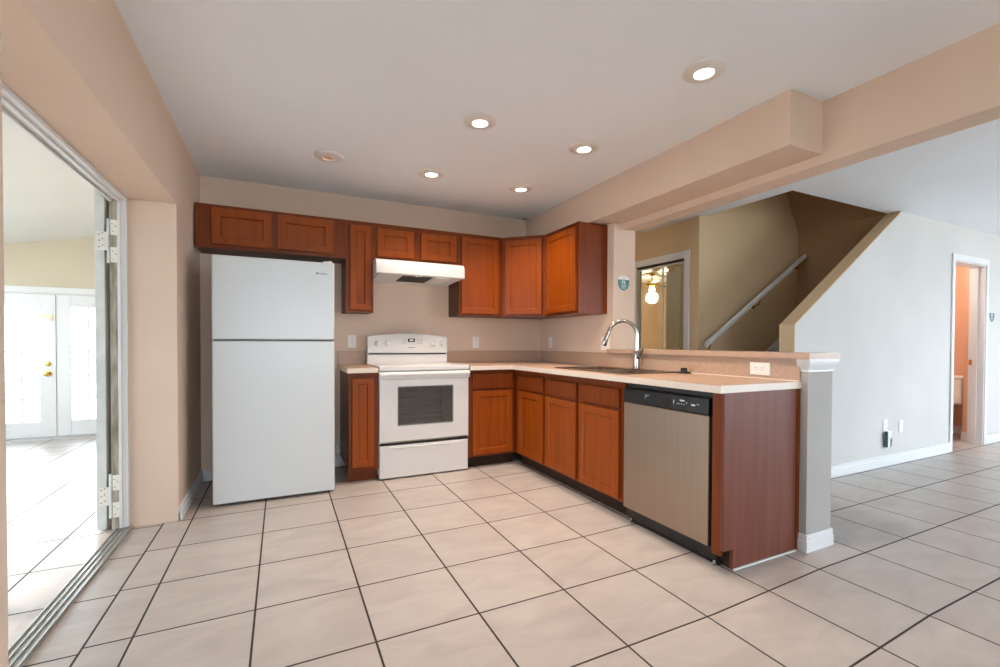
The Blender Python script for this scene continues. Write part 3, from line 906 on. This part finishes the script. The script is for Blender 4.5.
# ------------------------------------------------------------------ wall plates
def plate(label, loc, rot, kind, w=.072, h=.116, name='outlet', grp='wall outlets and switches'):
    """local frame: plate faces -y"""
    t = thing(name, label, 'outlet' if kind != 'switch' else 'switch', loc, rot, grp)
    bm = nb(); loops_panel(bm, -w/2, w/2, -h/2, h/2, 0, [(0, -.003), (.004, -.006)])
    obj('cover_plate', bm, 'white_plastic', t)
    if kind == 'duplex':
        for zc in (-.02, .02):
            bm = nb(); tube(bm, [(0, -.006, zc), (0, -.009, zc)], .0165, 18)
            r = obj('receptacle', bm, 'white_plastic', t)
            bm = nb()
            for x in (-.006, .006): box(bm, x - .001, x + .001, -.0095, -.0088, zc - .002, zc + .007)
            tube(bm, [(0, -.0088, zc - .009), (0, -.0095, zc - .009)], .0022, 8)
            obj('socket_slot', bm, 'matte_black', r)
    elif kind == 'hduplex':
        for xc in (-.02, .02):
            bm = nb(); tube(bm, [(xc, -.006, 0), (xc, -.009, 0)], .0165, 18)
            r = obj('receptacle', bm, 'white_plastic', t)
            bm = nb()
            for z in (-.006, .006): box(bm, xc - .007, xc + .003, -.0095, -.0088, z - .001, z + .001)
            obj('socket_slot', bm, 'matte_black', r)
    elif kind == 'gfci':
        bm = nb(); box(bm, -.017, .017, -.009, -.006, -.034, .034); r = obj('receptacle', bm, 'white_plastic', t, .001)
        bm = nb()
        for zc in (-.022, .022):
            for x in (-.006, .006): box(bm, x - .001, x + .001, -.0095, -.0088, zc - .004, zc + .005)
        obj('socket_slot', bm, 'ink', r)
        bxo('reset_button', (-.008, .008, -.0105, -.009, -.004, .004), 'trim', t)
    elif kind == 'switch':
        for xc in (-w / 4, w / 4):
            bxo('rocker_switch', (xc - .015, xc + .015, -.010, -.006, -.032, .032), 'white_plastic', t, .002)
    return t
plate('white outlet on the wall just left of the stove backguard', (.578, YB, 1.127), 0, 'duplex')
plate('white outlet on the back wall right of the stove', (1.797, YB, 1.124), 0, 'gfci')
plate('white outlet on the side wall beside the inner corner', (XW, 4.075, 1.120), R(-90), 'duplex')
plate('wide white double switch plate on the side wall behind the faucet', (XW, 3.175, 1.115), R(-90), 'switch', w=.118, h=.118, name='switch_plate')
plate('white horizontal outlet in the splash below the bar ledge', (2.512, 1.712, .971), R(-90), 'hduplex', w=.122, h=.074)
plate('lower-left white outlet on the living room wall', (4.985, YK, .365), 0, 'duplex')
plate('white blank cover plate on the living room wall, right of the plugged outlet', (5.262, YK, .330+.012), 0, 'blank', name='cover_plate')
t = thing('plug_adapter', 'grey and white adapter plugged into the living room outlet', 'adapter', (4.985, YK - .0105, .305))
bxo('housing', (-.030, .034, -.030, 0, -.130, .020), 'white_plastic', t, .004)
bxo('side_grille', (-.034, -.030, -.028, -.002, -.125, .015), 'teal_dark', t)
bxo('lower_cap', (.004, .045, -.030, -.002, -.124, -.045), 'trim', t, .003)

# security stickers, shield shaped
def shield(label, loc, rot, s, dark, top):
    t = thing('security_sticker', label, 'sticker', loc, rot)
    bm = nb()
    pts = []
    for k in range(13):
        a = PI + k * PI / 12; pts.append((s * .86 * math.cos(a), s * .15 + s * .95 * math.sin(a)))
    pts += [(s * .90, s * .50), (s * -.90, s * .50)]
    prism(bm, pts, 'y', -.0010, 0); obj('shield_face', bm, dark, t)
    if top:
        bm = nb(); pts = [(s * .84 * math.cos(k * PI / 12), s * .5 + s * .45 * math.sin(k * PI / 12)) for k in range(13)]
        prism(bm, pts, 'y', -.0010, 0); obj('top_band', bm, 'white_plastic', t)
        bm = nb()
        for k in range(6): box(bm, -.3*s + k*s*.1, -.3*s + k*s*.1 + s*.06, -.0014, -.001, s*.66, s*.72)
        obj('band_print', bm, 'ink', t)
    bm = nb()
    box(bm, -s*.28, -s*.12, -.0016, -.001, -.02*s, s*.42); box(bm, s*.06, s*.22, -.0016, -.001, s*.14, s*.42)
    box(bm, -s*.28, s*.22, -.0016, -.001, s*.32, s*.42); box(bm, -s*.28, s*.22, -.0016, -.001, s*.12, s*.2); box(bm, s*.08, s*.3, -.0016, -.001, -.02*s, s*.12)
    for k in range(3): box(bm, -s*.42 + k*.06*s, s*.42 - k*.06*s, -.0014, -.001, -s*(.2 + .17*k), -s*(.13 + .17*k))
    obj('emblem', bm, 'pale_ink', t)
    return t
shield('teal shield sticker with white top on the wall end above the bar', (2.672, 3.071, 1.632), 0, .072, 'teal', True)
shield('small dark teal shield sticker on the living room wall right of the doorway', (7.235, YK - .0005, 1.435), 0, .075, 'teal_dark', False)

# ceiling motion sensor in the corner
t = thing('ceiling_sensor', 'tiny round white sensor at the ceiling corner above the cabinets', 'sensor', (2.345, 4.25, ZC))
bm = nb(); lathe(bm, [(0, -.006), (.022, -.006), (.024, 0), (0, 0)], 20); obj('mount', bm, 'ink', t)
bm = nb(); lathe(bm, [(0, -.036), (.010, -.033), (.0165, -.022), (.0165, -.014), (.010, -.006)], 20); obj('lens', bm, 'ring', t, smooth=True)

# ------------------------------------------------------------------ downlights
CANS = [('nearest recessed ceiling light, close to the soffit corner', 1.849, 1.563, True),
        ('lit recessed ceiling light left in the middle row', 1.071, 2.501, True),
        ('lit recessed ceiling light in the middle row, next to the soffit', 1.847, 2.526, True),
        ('unlit recessed ceiling light with peach inside, nearest the left wall', .308, 3.441, False),
        ('lit recessed ceiling light in the back row above the stove front', 1.058, 3.429, True),
        ('lit recessed ceiling light in the back row nearest the soffit corner', 1.846, 3.419, True)]
def can(label, x, y, lit):
    t = thing('recessed_light', label, 'ceiling light', (x, y, ZC), 0, 'recessed ceiling lights')
    bm = nb()
    lathe(bm, [(.100, 0), (.100, -.004), (.094, -.009), (.066, -.017), (.050, -.019), (.046, -.016), (.046, 0)], 40, close=True)
    obj('trim_ring', bm, 'ring', t, smooth=True)
    if lit:
        bm = nb(); lathe(bm, [(0, -.0165), (.03, -.016), (.046, -.010), (.046, -.004), (0, -.004)], 32)
        obj('bulb', bm, 'bulb', t, smooth=True)
        l = bpy.data.lights.new('can_light', 'SPOT')
        l.energy = CAN_WATTS; l.color = CAN_COLOR; l.spot_size = R(119); l.spot_blend = 1.0; l.shadow_soft_size = 0.05
        lo = bpy.data.objects.new('can_light', l); COL.objects.link(lo)
        lo.parent = t; lo.location = (0, 0, -.035)
    else:
        bm = nb(); lathe(bm, [(.046, -.0175), (.040, -.012), (.0, -.009)], 32)
        obj('reflector', bm, 'bulb_off_in', t, smooth=True)
        bm = nb(); lathe(bm, [(.047, -.0195), (.046, -.0205), (.040, -.018), (.038, -.012)], 32)
        obj('lens_rim', bm, 'bulb_off', t, smooth=True)
        bxo('socket_pin', (.008, .014, -.003, .003, -.018, -.009), 'jamb_raw', t)
    return t
for c in CANS: can(*c)

# ------------------------------------------------------------------ stairs
t = thing('staircase', 'carpeted staircase rising behind the half-height raking wall', 'stairs', (0, 0, 0))
x = 3.62; z = 0
prof = [(x, 0)]
n = 6
for k in range(n):
    z += .172
    prof.append((x, z)); x += .272
    prof.append((min(x, 5.218), z))
prof.append((5.218, prof[-1][1])); 
pp = []
for p in prof:
    if not pp or (abs(p[0] - pp[-1][0]) + abs(p[1] - pp[-1][1])) > 1e-4: pp.append(p)
pp.append((5.218, 0))
bm = nb(); prism(bm, pp, 'y', 2.312, 3.128)
obj('flight', bm, 'carpet', t)
bm = nb(); prism(bm, [(3.79, .30), (3.79, .48), (5.218, 1.375), (5.218, 1.195)], 'y', 3.118, 3.1285)
obj('skirt_board', bm, 'trim', t)
t = thing('handrail', 'white wooden handrail fixed to the far wall of the staircase', 'handrail', (0, 0, 0))
bm = nb()
a, b_ = Vector((3.665, 3.045, 1.108)), Vector((5.20, 3.045, 2.088))
d = (b_ - a).normalized(); nrm = Vector((-d.z, 0, d.x))
pts = [(a.x, a.z - .022), (a.x, a.z + .022), (b_.x, b_.z + .022), (b_.x, b_.z - .022)]
prism(bm, pts, 'y', 3.02, 3.065)
obj('rail', bm, 'trim', t, .008)
for u in (.02, .5, .97):
    p = a.lerp(b_, u)
    bm = nb(); tube(bm, [(p.x + .03, 3.128, p.z - .09), (p.x + .03, 3.07, p.z - .08), (p.x + .03, 3.045, p.z - .02)], .008, 10)
    tube(bm, [(p.x + .03, 3.128, p.z - .09), (p.x + .03, 3.122, p.z - .09)], .022, 14)
    obj('bracket', bm, 'brass', t, smooth=True)

# mirrored bifold closet doors
def mirror_leaf(label, y0, y1, x):
    t = thing('mirror_door', label, 'door', (x, y0, 0), 0, 'mirrored closet doors')
    w = y1 - y0
    bm = nb()
    for d in ((0, .022, 0, .006, .015, 1.955), (0, .022, w - .006, w, .015, 1.955), (0, .022, .006, w - .006, .015, .035), (0, .022, .006, w - .006, 1.94, 1.955)): box(bm, *d)
    obj('door_frame', bm, 'trim', t)
    bxo('mirror_panel', (.004, .018, .006, w - .006, .035, 1.94), 'mirror', t)
mirror_leaf('left mirrored bifold closet door reflecting the ceiling fan', 3.622, 3.978, 3.685)
mirror_leaf('right mirrored bifold closet door beside the white casing corner', 3.306, 3.618, 3.685)
struct('trim_10', boxes((3.66, 3.76, 3.30, 3.985, 1.962, 1.976), (3.775, 3.78, 3.3, 3.985, 0, 1.97)), 'dark_gap')

# ceiling fan in the room beyond, seen in the mirror
t = thing('ceiling_fan', 'ceiling fan with a lit globe, seen reflected in the mirrored closet doors', 'ceiling fan', (1.08, 6.45, 0))
bm = nb(); lathe(bm, [(0, 2.44), (.06, 2.44), (.05, 2.40), (.012, 2.39), (.012, 2.30), (.09, 2.29), (.11, 2.25), (.10, 2.20), (.05, 2.18), (0, 2.18)], 24); obj('motor', bm, 'brass', t, smooth=True)
bm = nb(); lathe(bm, [(0, 2.08), (.03, 2.085), (.055, 2.11), (.05, 2.15), (.03, 2.18), (0, 2.18)], 24); obj('lamp_globe', bm, 'bulb', t, smooth=True)
for k in range(5):
    a = 2 * PI * k / 5 + .3
    bm = nb(); vs = box(bm, .12, .62, -.06, .06, 2.235, 2.243); bmesh.ops.rotate(bm, verts=vs, cent=(0, 0, 0), matrix=Matrix.Rotation(a, 3, 'Z')); obj('fan_blade', bm, 'fan_blade', t)
l = bpy.data.lights.new('fan_lamp', 'POINT'); l.energy = 70; l.color = (1, .82, .62); l.shadow_soft_size = .1
lo = bpy.data.objects.new('fan_lamp', l); COL.objects.link(lo); lo.parent = t; lo.location = (0, 0, 1.98)

# toilet in the bathroom
t = thing('toilet', 'white toilet seen through the bathroom doorway', 'toilet', (7.60, 2.683, 0), R(-90))
bm = nb(); box(bm, -.20, .20, .0, .19, .38, .70); obj('tank', bm, 'porcelain', t, .02)
bxo('tank_lid', (-.21, .21, -.01, .20, .70, .735), 'porcelain', t, .008)
for o in list(t.children): o.location = (0, -.20, 0)
bm = nb()
vs = lathe(bm, [(0, 0), (.12, 0), (.11, .06), (.10, .16), (.14, .28), (.185, .38), (.19, .395), (0, .395)], 28)
bmesh.ops.scale(bm, verts=bm.verts, vec=(1, 1.3, 1)); bmesh.ops.translate(bm, verts=bm.verts, vec=(0, -.44, 0))
obj('bowl', bm, 'porcelain', t, smooth=True)
bm = nb(); lathe(bm, [(0, .415), (.18, .415), (.19, .405), (.19, .395), (0, .395)], 28); bmesh.ops.scale(bm, verts=bm.verts, vec=(1, 1.3, 1)); bmesh.ops.translate(bm, verts=bm.verts, vec=(0, -.44, 0))
obj('seat_lid', bm, 'porcelain', t, smooth=True)
l = bpy.data.lights.new('bath_fill_light', 'POINT'); l.energy = 30; l.color = (1, .86, .72); l.shadow_soft_size = .1  # unseen fill lamp added to brighten the toilet and salmon walls
lo = bpy.data.objects.new('bath_fill_light', l); COL.objects.link(lo); lo.location = (6.6, 3.0, 2.1)
